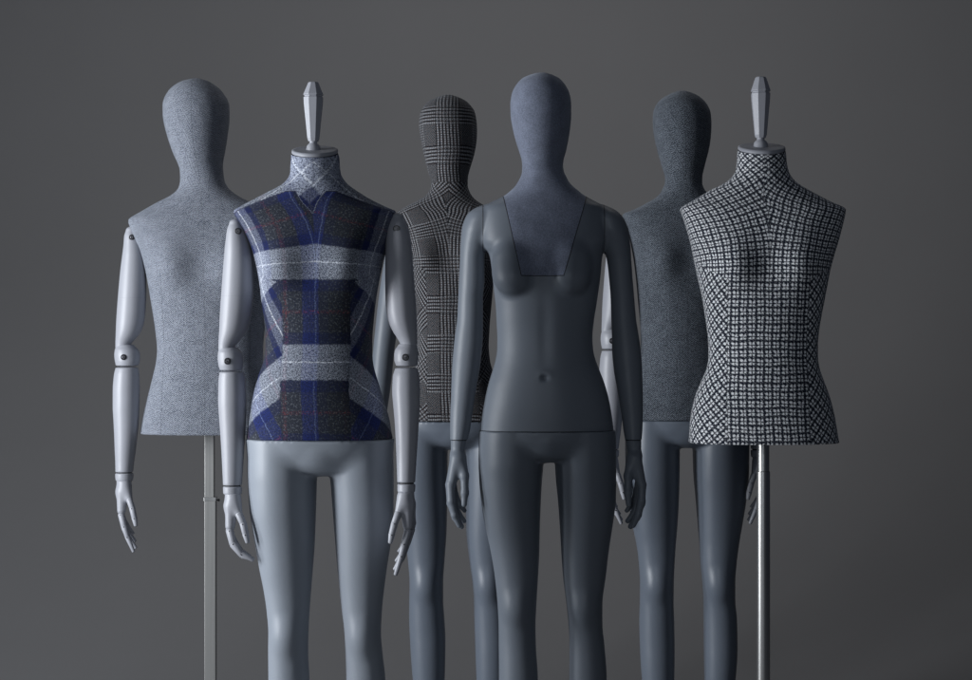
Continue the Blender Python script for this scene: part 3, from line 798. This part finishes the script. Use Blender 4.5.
# ================================================================== C : glen check form with legs
plC = Place(.45)
C_ = thing('mannequin', 'glen check covered mannequin with egg head, behind the plaid and the charcoal mannequins', 'mannequin', (float(plC.X(455)), plC.Y, 0), GRP)
silC = [(95, 448, 448.01), (96.3, 441, 455), (98, 436.5, 459.5), (101, 430, 465.5), (105, 425.3, 470), (110, 421.8, 473.8), (117, 419.4, 476), (126, 419, 477), (136, 420, 477), (146, 422, 476), (155, 424, 474.2), (164, 426, 471.5), (172, 428.2, 469.2), (180, 430.6, 467.8), (186, 431, 467.8),
        (191, 429, 469.3), (196, 425.5, 472), (201, 417.5, 477), (206, 407.5, 485), (210, 401, 492), (213.5, 397.2, 499), (216, 397, 500), (222, 399, 498), (240, 404, 495), (265, 409, 494), (300, 413.5, 492), (330, 416, 489.5), (345, 416.3, 488.8), (360, 415, 490), (380, 410, 496), (400, 404, 503), (420.3, 399, 510)]
depC = head_dep(95, 88, .92) + [(193, .050, .060, 2.1), (202, .058, .072, 2.2), (212, .070, .084, 2.6), (230, .084, .09, 2.6), (260, .098, .088, 2.4), (300, .094, .078, 2.3), (345, .084, .064, 2.2), (380, .094, .08, 2.2), (420.3, .102, .105, 2.2)]
gC = form(plC, silC, depC, 449, bumps=[(-.070, 262, .026, .044, .055, .04), (.070, 262, .026, .044, .055, .04)], panel=.070, vbust=270, vneck=190, crown=True, side_rot=38, chev=42)
rc = row_at(gC, plC, 183)
# the head cover is cut as its own piece: stripes run straight down the face
gH = dict(gC); gH['u1'] = gC['S']*1.0; gH['v1'] = gC['Z'] - float(plC.Z(157)); gH['side'] = np.zeros_like(gC['side'])
form_mesh('head', gH, 0, rc+1, M['glen'], C_)
form_mesh('torso', gC, rc, len(gC['zs']), M['glen'], C_, cap_bottom=True, zphase=.094)
legCL = [(415, 400, 449), (430, 397, 449), (447, 396, 447.8), (470, 396.5, 447.5), (500, 399.5, 447.2), (530, 404, 446.6), (560, 407.8, 444.6), (583, 409.6, 443.2), (600, 409.2, 443.2), (620, 409, 444.4), (640, 409.8, 445.4), (680, 412.6, 444.6)]
legCR = [(415, 462, 512), (430, 463.5, 515), (447, 464.5, 516), (470, 465, 515.6), (500, 465.4, 512.5), (530, 466.2, 508), (560, 469.4, 505), (583, 472.6, 504.6), (600, 473.8, 506), (620, 474.2, 508), (640, 474.8, 509), (680, 476.4, 508)]
lower_body('lower_body', plC, legCL, legCR, 456, 420.6, 449, .152, 583, 583, M['lac_mid'], C_, fdep=.098, bdep=.105)
def smooth_arm(root, pl, rows, mat, hand, mir):
    mb = MB(); ring_loft(pl, rows, mb, 0., ratio=1.05, endcap=(.9, .1)); mb.build('arm', mat, root)
    return smooth_hand(root, pl, *hand, mir, mat)

def smooth_hand(root, pl, wx, wy, mir, mat, sc=1., ymove=0.):
    cx, cz, cy = float(pl.X(wx)), float(pl.Z(wy)), pl.Y + ymove
    def f(x, y, z):
        x = (x-cx)/(mir*sc); y = (y-cy)/sc; z = (z-cz)/sc
        g = rcone(x, y, z, (0, 0, .012), (-.003, .002, -.03), .0195, .0165)
        g = smin(g, rcone(x, y, z, (-.005, -.012, -.045), (-.018, -.016, -.106), .0150, .0115), .016)
        g = smin(g, rcone(x, y, z, (-.005, .012, -.045), (-.021, .010, -.108), .0150, .0115), .016)
        g = smin(g, rcone(x, y, z, (-.004, .026, -.045), (-.020, .032, -.102), .0130, .0105), .016)
        th = rcone(x, y, z, (.004, -.010, -.045), (.0135, -.020, -.085), .0135, .0105)
        th = smin(th, rcone(x, y, z, (.0135, -.020, -.085), (.0145, -.026, -.125), .0100, .0088), .006)
        th = smin(th, rcone(x, y, z, (.0145, -.026, -.125), (.013, -.029, -.152), .0088, .0066), .006)
        g = smin(g, th, .012)
        for pts, r in ((((-.020, -.018, -.105), (-.018, -.022, -.145), (-.010, -.020, -.178), (.001, -.012, -.204)), .0095),
                       (((-.022, .006, -.108), (-.019, .002, -.152), (-.008, .002, -.186), (.006, .006, -.208)), .0098),
                       (((-.020, .026, -.106), (-.015, .022, -.148), (-.003, .020, -.178), (.012, .020, -.196)), .0092),
                       (((-.016, .040, -.098), (-.010, .038, -.134), (.001, .036, -.158), (.013, .034, -.172)), .0080)):
            q = rcone(x, y, z, pts[0], pts[1], r*1.04, r)
            q = smin(q, rcone(x, y, z, pts[1], pts[2], r, r*.9), .004)
            q = smin(q, rcone(x, y, z, pts[2], pts[3], r*.9, r*.66), .004)
            g = smin(g, q, .0035)
        return np.maximum(g, z - .0005)*sc
    V, F = surfnets(f, (cx-.055*sc, cy-.06*sc, cz-.225*sc), (cx+.055*sc, cy+.07*sc, cz+.01), .0024)
    V[:, 2] = np.minimum(V[:, 2], cz)
    return mesh('hand', V, F, mat, root)

armCL = [(222, 396, 412, .0), (228, 392, 414, .0), (245, 387.5, 413, 0.), (270, 382.5, 409, .01), (300, 378, 403, .02), (330, 374.5, 397, .03), (350, 372.5, 394, .03), (380, 370, 391, .03), (410, 369, 387, .02), (432, 369.5, 384, .01)]
smooth_arm(C_, plC, armCL, M['lac_limb'], (376.7, 432), 1)
armCR = xf(armCL, mx(449.5), ident)
smooth_arm(C_, plC, armCR, M['lac_limb'], (2*449.5-376.7, 432), -1)

# ================================================================== E : dark tweed form with legs and jointed arms
plE = Place(.45)
E_ = thing('mannequin', 'dark charcoal tweed mannequin with egg head and slate legs, behind the houndstooth bust', 'mannequin', (float(plE.X(686)), plE.Y, 0), GRP)
silE = [(91, 682, 682.01), (92.3, 675, 689), (94, 670.5, 693.5), (97, 664.6, 699), (101, 659.3, 703.8), (106, 655.6, 707.5), (113, 653.2, 710.4), (122, 652.8, 711.2), (132, 653.6, 711), (142, 655.4, 710), (152, 657.8, 708.2), (162, 660.6, 705.6), (170, 663, 703.6), (178, 665, 702.2), (183, 665, 702.2),
        (188, 663, 703.6), (193, 660.5, 707), (198, 655.5, 712), (203, 647, 720), (207, 639.5, 727), (211, 630.5, 736), (214.5, 623, 745.5), (217, 622.6, 746.4), (223, 625, 744), (240, 630, 739), (265, 634.5, 734.5), (300, 638, 731), (330, 640.5, 728.5), (345, 640.8, 728), (360, 639, 730), (380, 634, 735), (400, 629, 741), (419.3, 625, 746)]
depE = head_dep(91, 90, .95) + [(190, .050, .060, 2.1), (200, .058, .072, 2.2), (212, .072, .086, 2.6), (230, .088, .094, 2.6), (260, .102, .09, 2.45), (300, .098, .08, 2.3), (345, .088, .066, 2.2), (380, .097, .082, 2.2), (419.3, .104, .107, 2.2)]
gE = form(plE, silE, depE, 685, bumps=[(-.068, 264, .024, .048, .060, .048), (.068, 264, .024, .048, .060, .048)], panel=.12, vbust=270, vneck=190, crown=True, side_rot=20, chev=20)
re_ = row_at(gE, plE, 180)
form_mesh('head', gE, 0, re_+1, M['tweed_e'], E_)
form_mesh('torso', gE, re_, len(gE['zs']), M['tweed_e'], E_, cap_bottom=True)
legEL = [(414, 626, 680), (430, 625.5, 680.5), (447, 625.4, 680), (470, 625.8, 679.8), (500, 628.5, 679), (527, 633, 677.4), (545, 636.6, 675.8), (560, 638.6, 674.8), (583, 640, 673.8), (600, 640, 673.7), (620, 639.6, 674.4), (650, 640.4, 675), (680, 642.4, 674.6)]
legER = [(414, 692, 746), (430, 692.5, 748.5), (447, 693, 749.4), (470, 693.6, 749.2), (500, 696, 746.4), (527, 698.2, 742), (545, 699.6, 739), (560, 700.4, 737), (583, 702.4, 735.2), (600, 703.5, 735.4), (620, 704, 737.4), (650, 704.4, 738), (680, 705, 736)]
lower_body('lower_body', plE, legEL, legER, 687, 419.6, 447, .158, 583, 583, M['lac_mid'], E_, fdep=.10, bdep=.107)
fx = lambda x: 611 + (x-127)*.94
fy = lambda y: 213 + (y-221)*.94
rE = [xf(r, fx, fy) for r in (ARM_U, ARM_B, ARM_F, ARM_W)]
jointed_arm(E_, plE, M['lac_light'], *rE, (fx(134), fy(238)), (611, fy(357)), (fx(125.8), fy(480), 1, M['lac_light'], 0., .94), yc=-.01)
rE2 = [xf(r, mx(684), ident) for r in rE]
jointed_arm(E_, plE, M['lac_light'], *rE2, (1368-fx(134), fy(238)), (757, fy(357)), (1368-fx(125.8), fy(480), -1, M['lac_light'], 0., .94), yc=-.01)

# ================================================================== F : houndstooth bust on a round pole
plF = Place(-.30)
F_ = thing('dress_form', 'black and white houndstooth bust with knob on neck, on a round steel pole', 'dress form', (float(plF.X(763.5)), plF.Y, 0), GRP)
silF = [(151, 738, 785.4), (156, 737.4, 786), (163, 737, 786.6), (170, 736, 788), (175, 733.6, 790), (180, 729, 793.6), (185, 721.5, 799.5), (190, 711, 808), (195, 702.5, 817), (200, 694, 826.5), (204, 687, 834.5), (207.5, 681.5, 842.5), (210, 680.2, 845), (213, 681.5, 844.8),
        (225, 685.6, 842), (240, 690, 838), (255, 693.2, 833.5), (270, 696.2, 829.5), (285, 699.5, 826.6), (300, 702.8, 823.8), (315, 705, 821), (330, 707.2, 818.6), (345, 708.4, 817.4), (357, 708.6, 817.4), (368, 706.8, 819), (380, 702, 823), (392, 696.8, 827.6), (405, 693, 831.5), (420, 690.4, 834.8), (442.5, 689, 838.4)]
depF = [(151, .054, .058, 2.05), (165, .053, .060, 2.05), (178, .056, .068, 2.1), (190, .064, .078, 2.2), (201, .072, .086, 2.4), (210, .080, .092, 2.7), (232, .092, .098, 2.7), (262, .102, .095, 2.5), (300, .100, .086, 2.4), (345, .088, .068, 2.25), (385, .10, .088, 2.25), (442.5, .112, .118, 2.25)]
gF = form(plF, silF, depF, 762.5, top_tilt=.25, bumps=[(-.078, 268, .027, .050, .060, .046), (.078, 268, .027, .050, .060, .046)], panel=.094, vbust=280, vneck=172, side_rot=40, chev=45)
form_mesh('torso', gF, 0, len(gF['zs']), M['hound'], F_, cap_bottom=True)
fin = dict(x=760.8, oct=[(77, 9.5), (78, 11.5), (90, 19.8), (91.2, 20.2), (92, 17.8), (92.8, 17.8), (93.6, 19.8), (100, 19.2), (135, 12.6), (138, 10.5)], round=[(137, 8.8), (138.6, 7.4), (140, 7.8), (141.2, 11), (143, 13.4), (145, 14.2), (147, 14.8), (149, 15.2), (150.5, 15.4), (151.5, 15.4)])
cap_finial(F_, plF, 761.8, 738.4, 785, 141, 158, fin, .25, 0, 150)
c = (float(plF.X(763.3)), plF.Y, 0)
mb = MB(); r = 12/2*plF.k; mb.lathe([(r, float(plF.Z(473))), (r, float(plF.Z(442)))], c, 'z', 40); mb.build('inner_pole', M['chrome'], F_, sharp=.8)
r = 13.4/2*plF.k
mb = MB(); mb.lathe([(r*.99, .01), (r, .012), (r, float(plF.Z(471.6))), (r*.9, float(plF.Z(471.0)))], c, 'z', 40); mb.build('outer_pole', M['chrome'], F_, sharp=.8)
mb = MB(); mb.lathe([(.17, 0), (.172, .003), (.170, .010), (.16, .013), (.02, .014)], c, 'z', 64); mb.build('base_plate', M['chrome'], F_, sharp=.8)

# ================================================================== D : charcoal full figure
plD = Place(0.)
D = thing('mannequin', 'smooth charcoal full figure mannequin with slate felt head and neckline panel', 'mannequin', (float(plD.X(548)), 0, 0), GRP)
dsil = [(73, 541, 541.01), (74.3, 533, 549.5), (76, 528, 554), (79, 522, 559.5), (83, 517.8, 563.4), (88, 514.4, 566.8), (95, 511.6, 569.8), (105, 510.3, 571.2), (115, 510.6, 571.2), (125, 512, 570.6), (135, 514.2, 569.2), (145, 517, 567.4), (153, 519.6, 565.6), (160, 521.6, 563.6), (166, 522.2, 563), (172, 522, 564),
        (177, 520.6, 566.4), (182, 518, 569), (187, 514.6, 573.6), (191, 510.5, 578.5), (195, 505.6, 583.4), (199, 498, 590.5), (203, 489.5, 598), (207, 482, 604.6), (212, 479.6, 607), (225, 479, 608), (240, 480, 607), (248, 484, 604), (254, 488.6, 602.8), (262, 490.6, 601.6), (275, 492.2, 600.6),
        (290, 493.8, 598.6), (305, 495.6, 596.4), (320, 496.4, 594), (338, 497.2, 592.4), (350, 497, 593.2), (360, 495.4, 595.6), (370, 492.6, 599.4), (385, 488, 605), (400, 484.6, 609), (420, 481.4, 612.4), (436, 480, 614), (450, 479.6, 615)]
ddep = head_dep(73, 97, 1.) + [(180, .050, .060, 2.1), (190, .055, .070, 2.15), (200, .062, .080, 2.2), (210, .070, .087, 2.5), (235, .082, .092, 2.7), (252, .088, .092, 2.5), (270, .092, .088, 2.4), (300, .088, .078, 2.3), (345, .082, .062, 2.2), (385, .094, .085, 2.2), (420, .100, .105, 2.25), (450, .100, .112, 2.25)]
# D is carved from one field so that shoulders, armpits and arms run into one another
dz = plD.Z([r[0] for r in dsil]); da = np.array(dsil); dd = np.array(ddep); ddz = plD.Z(dd[:, 0])
xlD, xrD = plD.X(da[:, 1]), plD.X(da[:, 2])
cxD0 = float(plD.X(543.5))
def trunk(x, y, z):
    zr = z[0, 0] if z.ndim == 3 else z
    cx = pchip(dz, (xlD+xrD)/2, zr); w = np.sqrt(np.maximum(pchip(dz, ((xrD-xlD)/2)**2, zr), 1e-7))
    fr = np.sqrt(np.maximum(pchip(ddz, dd[:, 1]**2, zr), 1e-7)); bk = np.sqrt(np.maximum(pchip(ddz, dd[:, 2]**2, zr), 1e-7)); n = pchip(ddz, dd[:, 3], zr)
    yy = y.copy() if hasattr(y, 'copy') else y
    front = yy < 0
    yy = yy - np.where(front, .0022*np.exp(-((x-cxD0)/.016)**2)*np.exp(-((z-float(plD.Z(330)))/.10)**2), 0)
    yy = yy - np.where(front, .007*np.exp(-((x-float(plD.X(543.5)))/.0085)**2 - ((z-float(plD.Z(377)))/.0075)**2), 0)
    yy = yy + np.where(front, .0025*np.exp(-((x-float(plD.X(543.5)))/.016)**2 - ((z-float(plD.Z(374)))/.012)**2), 0)
    dep = np.where(yy < 0, fr, bk)
    q = (np.abs((x-cx)/w)**n + np.abs(yy/dep)**n + 1e-12)**(1/n)
    d = (q-1)*np.minimum(w, dep)
    for sx in (-1, 1):
        x0 = float(plD.X(540.5)) + sx*.069
        br = smin(ellipsoid(x, y, z, (x0, -.073, float(plD.Z(278.5))), (.044, .046, .042)), ellipsoid(x, y, z, (x0+sx*.004, -.064, float(plD.Z(266))), (.046, .042, .060)), .02)
        d = smin(d, br, .014)
    return np.maximum(d, z - dz[0])
def arm_sec(rows):
    return Sec([(float(plD.Z(y)), float(plD.X(l)), float(plD.X(r)), yc, (r-l)/2*plD.k*ra, (r-l)/2*plD.k*ra, n) for y, l, r, yc, ra, n in rows])
armDL = arm_sec([(206, 480, 497, .008, 1.15, 2), (207.6, 476, 498, .008, 1.25, 2), (210, 472, 498, .008, 1.25, 2), (214, 467.6, 498, .008, 1.28, 2), (220, 464.4, 497, .008, 1.28, 2), (228, 462, 495.5, .008, 1.25, 2), (238, 461, 492, .008, 1.2, 2), (248, 460.4, 487.6, .008, 1.16, 2), (258, 460, 484.6, .008, 1.15, 2.),
                 (280, 459, 484.6, .010, 1.08, 2), (300, 458, 483, .012, 1.05, 2), (320, 457, 483, .014, 1.05, 2), (335, 455, 483, .014, 1.02, 2), (350, 453.4, 482, .012, 1, 2), (370, 452, 479.6, .006, 1, 2), (385, 451.4, 477, 0, 1, 2), (400, 451, 474.6, -.005, 1, 2), (415, 450.4, 472.4, -.01, 1, 2), (430, 450.2, 470, -.015, 1.05, 2), (440, 450.4, 467.6, -.018, 1.1, 2), (444, 450.6, 467, -.018, 1.1, 2)])
armDR = arm_sec([(206, 590, 607, .008, 1.15, 2), (207.6, 589, 611, .008, 1.25, 2), (210, 589, 615.5, .008, 1.25, 2), (214, 589, 620.4, .008, 1.28, 2), (220, 590, 624.8, .008, 1.28, 2), (228, 592, 627.8, .008, 1.25, 2), (238, 596, 629.6, .008, 1.2, 2), (248, 602, 630.8, .008, 1.16, 2), (258, 606.6, 631.4, .008, 1.15, 2),
                 (280, 609.4, 633, .010, 1.08, 2), (300, 611, 634.8, .012, 1.05, 2), (320, 611.6, 636.6, .014, 1.05, 2), (335, 612.2, 639, .014, 1.02, 2), (350, 612.4, 641, .012, 1, 2), (370, 614, 642.4, .006, 1, 2), (385, 616.4, 642.6, 0, 1, 2), (400, 618.8, 642.8, -.005, 1, 2), (415, 621.2, 642.6, -.01, 1, 2), (430, 623, 642, -.015, 1.05, 2), (440, 624.6, 641.2, -.018, 1.1, 2), (444, 625, 641.2, -.018, 1.1, 2)])
legDL = [(424, 479.6, 543), (440, 478.8, 544), (462, 478.6, 543.6), (480, 479.2, 542.2), (500, 481, 541), (525, 485, 540), (550, 490.4, 539.4), (575, 494.6, 538.2), (605, 497.6, 536.4), (625, 498.6, 535.6), (645, 498.8, 536), (680, 499, 538)]
legDR = [(424, 551, 615), (440, 553, 616), (462, 554.8, 616.4), (480, 556, 616.4), (500, 558, 616), (525, 559.8, 612.8), (550, 561.2, 609), (575, 563, 606), (605, 566.6, 602.4), (625, 568.6, 602.6), (645, 569.6, 604.6), (680, 569.4, 607)]
lowD, cxl, zcl, zhl = lower_field(plD, legDL, legDR, 547, 429.8, 461.5, .1646, 605, 605, fdep=.100, bdep=.107)
ZW = float(plD.Z(429.8)); ZWR = float(plD.Z(439))
def arms(x, y, z):
    return smin(armDL.f(x, y, z), armDR.f(x, y, z), .001)
def upD(x, y, z):
    t = trunk(x, y, z)
    a = arms(x, y, z)
    return np.maximum(smin(t, a, .007), float(plD.Z(441)) - z)

def labelled_parts(V, F, planes, classify, specs, parent, keep_seams=True):
    """cut a skin along planes and hand every piece to its own part"""
    me = bpy.data.meshes.new('tmp'); me.from_pydata(V.tolist(), [], F.tolist())
    bm = bmesh.new(); bm.from_mesh(me)
    for co, no in planes:
        bmesh.ops.bisect_plane(bm, geom=bm.verts[:] + bm.edges[:] + bm.faces[:], plane_co=co, plane_no=no, dist=1e-6)
    lab = {}
    bm.faces.ensure_lookup_table()
    for f in bm.faces:
        c = f.calc_center_median(); lab[f] = classify(c.x, c.y, c.z)
    bm.normal_update()
    seams = []
    for e in bm.edges:
        if len(e.link_faces) == 2:
            a, b = lab[e.link_faces[0]], lab[e.link_faces[1]]
            if a != b and a is not None and b is not None:
                n = (e.verts[0].normal + e.verts[1].normal).normalized()
                seams.append(((a, b), e.verts[0].co.copy(), e.verts[1].co.copy(), n))
    objs = {}
    vn = [v.normal.copy() for v in bm.verts]
    bm.verts.index_update()
    for key, (nm, mat, par) in specs.items():
        fs = [f for f in bm.faces if lab[f] == key]
        idx = {}; vv = []; ff = []; nn = []
        for f in fs:
            q = []
            for v in f.verts:
                if v not in idx: idx[v] = len(vv); vv.append(tuple(v.co)); nn.append(tuple(v.normal))
                q.append(idx[v])
            ff.append(q)
        p = parent if par is None else objs[par]
        o = mesh(nm, np.array(vv), ff, mat, p)
        o.data.normals_split_custom_set_from_vertices(nn)
        objs[key] = o
    bm.free(); bpy.data.meshes.remove(me)
    return objs, seams

def seam_tubes(segs, r, mat, parent):
    mb = MB()
    for _, a, b, n in segs:
        d = b - a
        if d.length < 1e-5: continue
        d.normalize(); n2 = n.copy(); u = (n2 - d*n2.dot(d)).normalized(); v = d.cross(u)
        A_ = a - d*r*.3 - u*r*.45; B_ = b + d*r*.3 - u*r*.45
        R = [[tuple(c + u*(r*math.cos(t)) + v*(r*math.sin(t))) for t in [2*math.pi*k/6 for k in range(6)]] for c in (A_, B_)]
        mb.rings(R, 0, capped=False)
    return mb.build('seam_line', mat, parent) if mb.f else None

V, F = surfnets(upD, (-.13, -.165, ZWR-.01), (.42, .135, float(plD.Z(73))+.012), .0038)
xsl, xsr = float(plD.X(483)), float(plD.X(603.5))
P = lambda a, b: (float(plD.X(a)), float(plD.Z(b)))
def plane2(p, q):
    d = (q[0]-p[0], q[1]-p[1]); n = Vector((-d[1], 0, d[0])).normalized()
    return Vector((p[0], 0, p[1])), n
pl1 = plane2(P(503.5, 199), P(520.5, 277)); pl2 = plane2(P(585.5, 199), P(562, 277))
zpan = float(plD.Z(277)); zback = float(plD.Z(222))
def side(pl_, x, z): return (x-pl_[0].x)*pl_[1].x + (z-pl_[0].z)*pl_[1].z
s1 = math.copysign(1, side(pl1, cxD0, zpan+.05)); s2 = math.copysign(1, side(pl2, cxD0, zpan+.05))
mid_l = lambda z: np.interp(-z, [-float(plD.Z(v)) for v in (252, 262, 300, 340, 385, 420, 445)], [float(plD.X(v)) for v in (486, 487.6, 489.4, 490.2, 482.6, 476.5, 473.6)])
mid_r = lambda z: np.interp(-z, [-float(plD.Z(v)) for v in (252, 262, 300, 340, 385, 420, 445)], [float(plD.X(v)) for v in (604.6, 604.8, 603.8, 602.4, 610.6, 616.8, 619.5)])
zarm = float(plD.Z(252))
def cls(x, y, z):
    if z > zarm:
        if x < xsl: return 'al'
        if x > xsr: return 'ar'
    else:
        if x < mid_l(z): return 'al' if z > ZWR else None
        if x > mid_r(z): return 'ar' if z > ZWR else None
    if side(pl1, x, z)*s1 > 0 and side(pl2, x, z)*s2 > 0 and z > (zpan if y < .0 else zback): return 'head'
    return 'torso' if z > ZW else None
objs, seams = labelled_parts(V, F,
    [(Vector((xsl, 0, 0)), Vector((1, 0, 0))), (Vector((xsr, 0, 0)), Vector((1, 0, 0))), pl1, pl2, (Vector((0, 0, zpan)), Vector((0, 0, 1))), (Vector((0, 0, zback)), Vector((0, 0, 1))),
     (Vector((0, 0, ZW)), Vector((0, 0, 1))), (Vector((0, 0, ZWR)), Vector((0, 0, 1))), (Vector((0, 0, zarm)), Vector((0, 0, 1))), (Vector((0, 0, 0)), Vector((0, 1, 0)))],
    cls, {'torso': ('torso', M['lac_dark'], None), 'head': ('head', M['felt'], None), 'al': ('arm', M['lac_limb'], None), 'ar': ('arm', M['lac_limb'], None)}, D)
seam_tubes([s for s in seams if 'head' in s[0]], .0011, M['dark'], objs['head'])
seam_tubes([s for s in seams if 'al' in s[0]], .0010, M['dark'], objs['al'])
seam_tubes([s for s in seams if 'ar' in s[0]], .0010, M['dark'], objs['ar'])
# lower body, joined to the torso at the hip seam
zlo = ZW - .0012
gD = lambda x, y, z: np.maximum(lowD(x, y, z), z - zlo)
V, F = surfnets(gD, (cxl-.26, -.20, -.02), (cxl+.26, .17, zlo+.02), .0042)
V[:, 2] = np.minimum(V[:, 2], zlo)
low = mesh('lower_body', V, F, M['lac_dark'], D)
# dark slot plate between torso and hips
Vt = []
for t in np.linspace(0, 2*math.pi, 96, endpoint=False):
    lo_, hi_ = 0., .26
    for _ in range(22):
        m_ = (lo_+hi_)/2
        p = [np.array([cxl + m_*math.cos(t)]), np.array([m_*math.sin(t)]), np.array([ZW+.001])]
        if trunk(*p)[0] < 0: lo_ = m_
        else: hi_ = m_
    Vt.append((cxl + (lo_-.0012)*math.cos(t), (lo_-.0012)*math.sin(t)))
mb = MB(); mb.rings([[(x, y, ZW-.0022) for x, y in Vt], [(x, y, ZW+.002) for x, y in Vt]]); mb.build('seam_line', M['dark'], low)
for wx, mir, key in ((459, 1, 'al'), (632.7, -1, 'ar')):
    h_ = smooth_hand(D, plD, wx, 439.6, mir, M['lac_limb'], 1.02, -.018)
    r_ = 8.2*plD.k
    mb = MB(); mb.rings([[(float(plD.X(wx)) + rr*math.cos(t), -.018 + rr*1.08*math.sin(t), z_) for t in [2*math.pi*k/40 for k in range(40)]] for z_, rr in ((ZWR-.002, r_*.97), (ZWR+.0015, r_*.97))])
    mb.build('seam_line', M['dark'], h_)
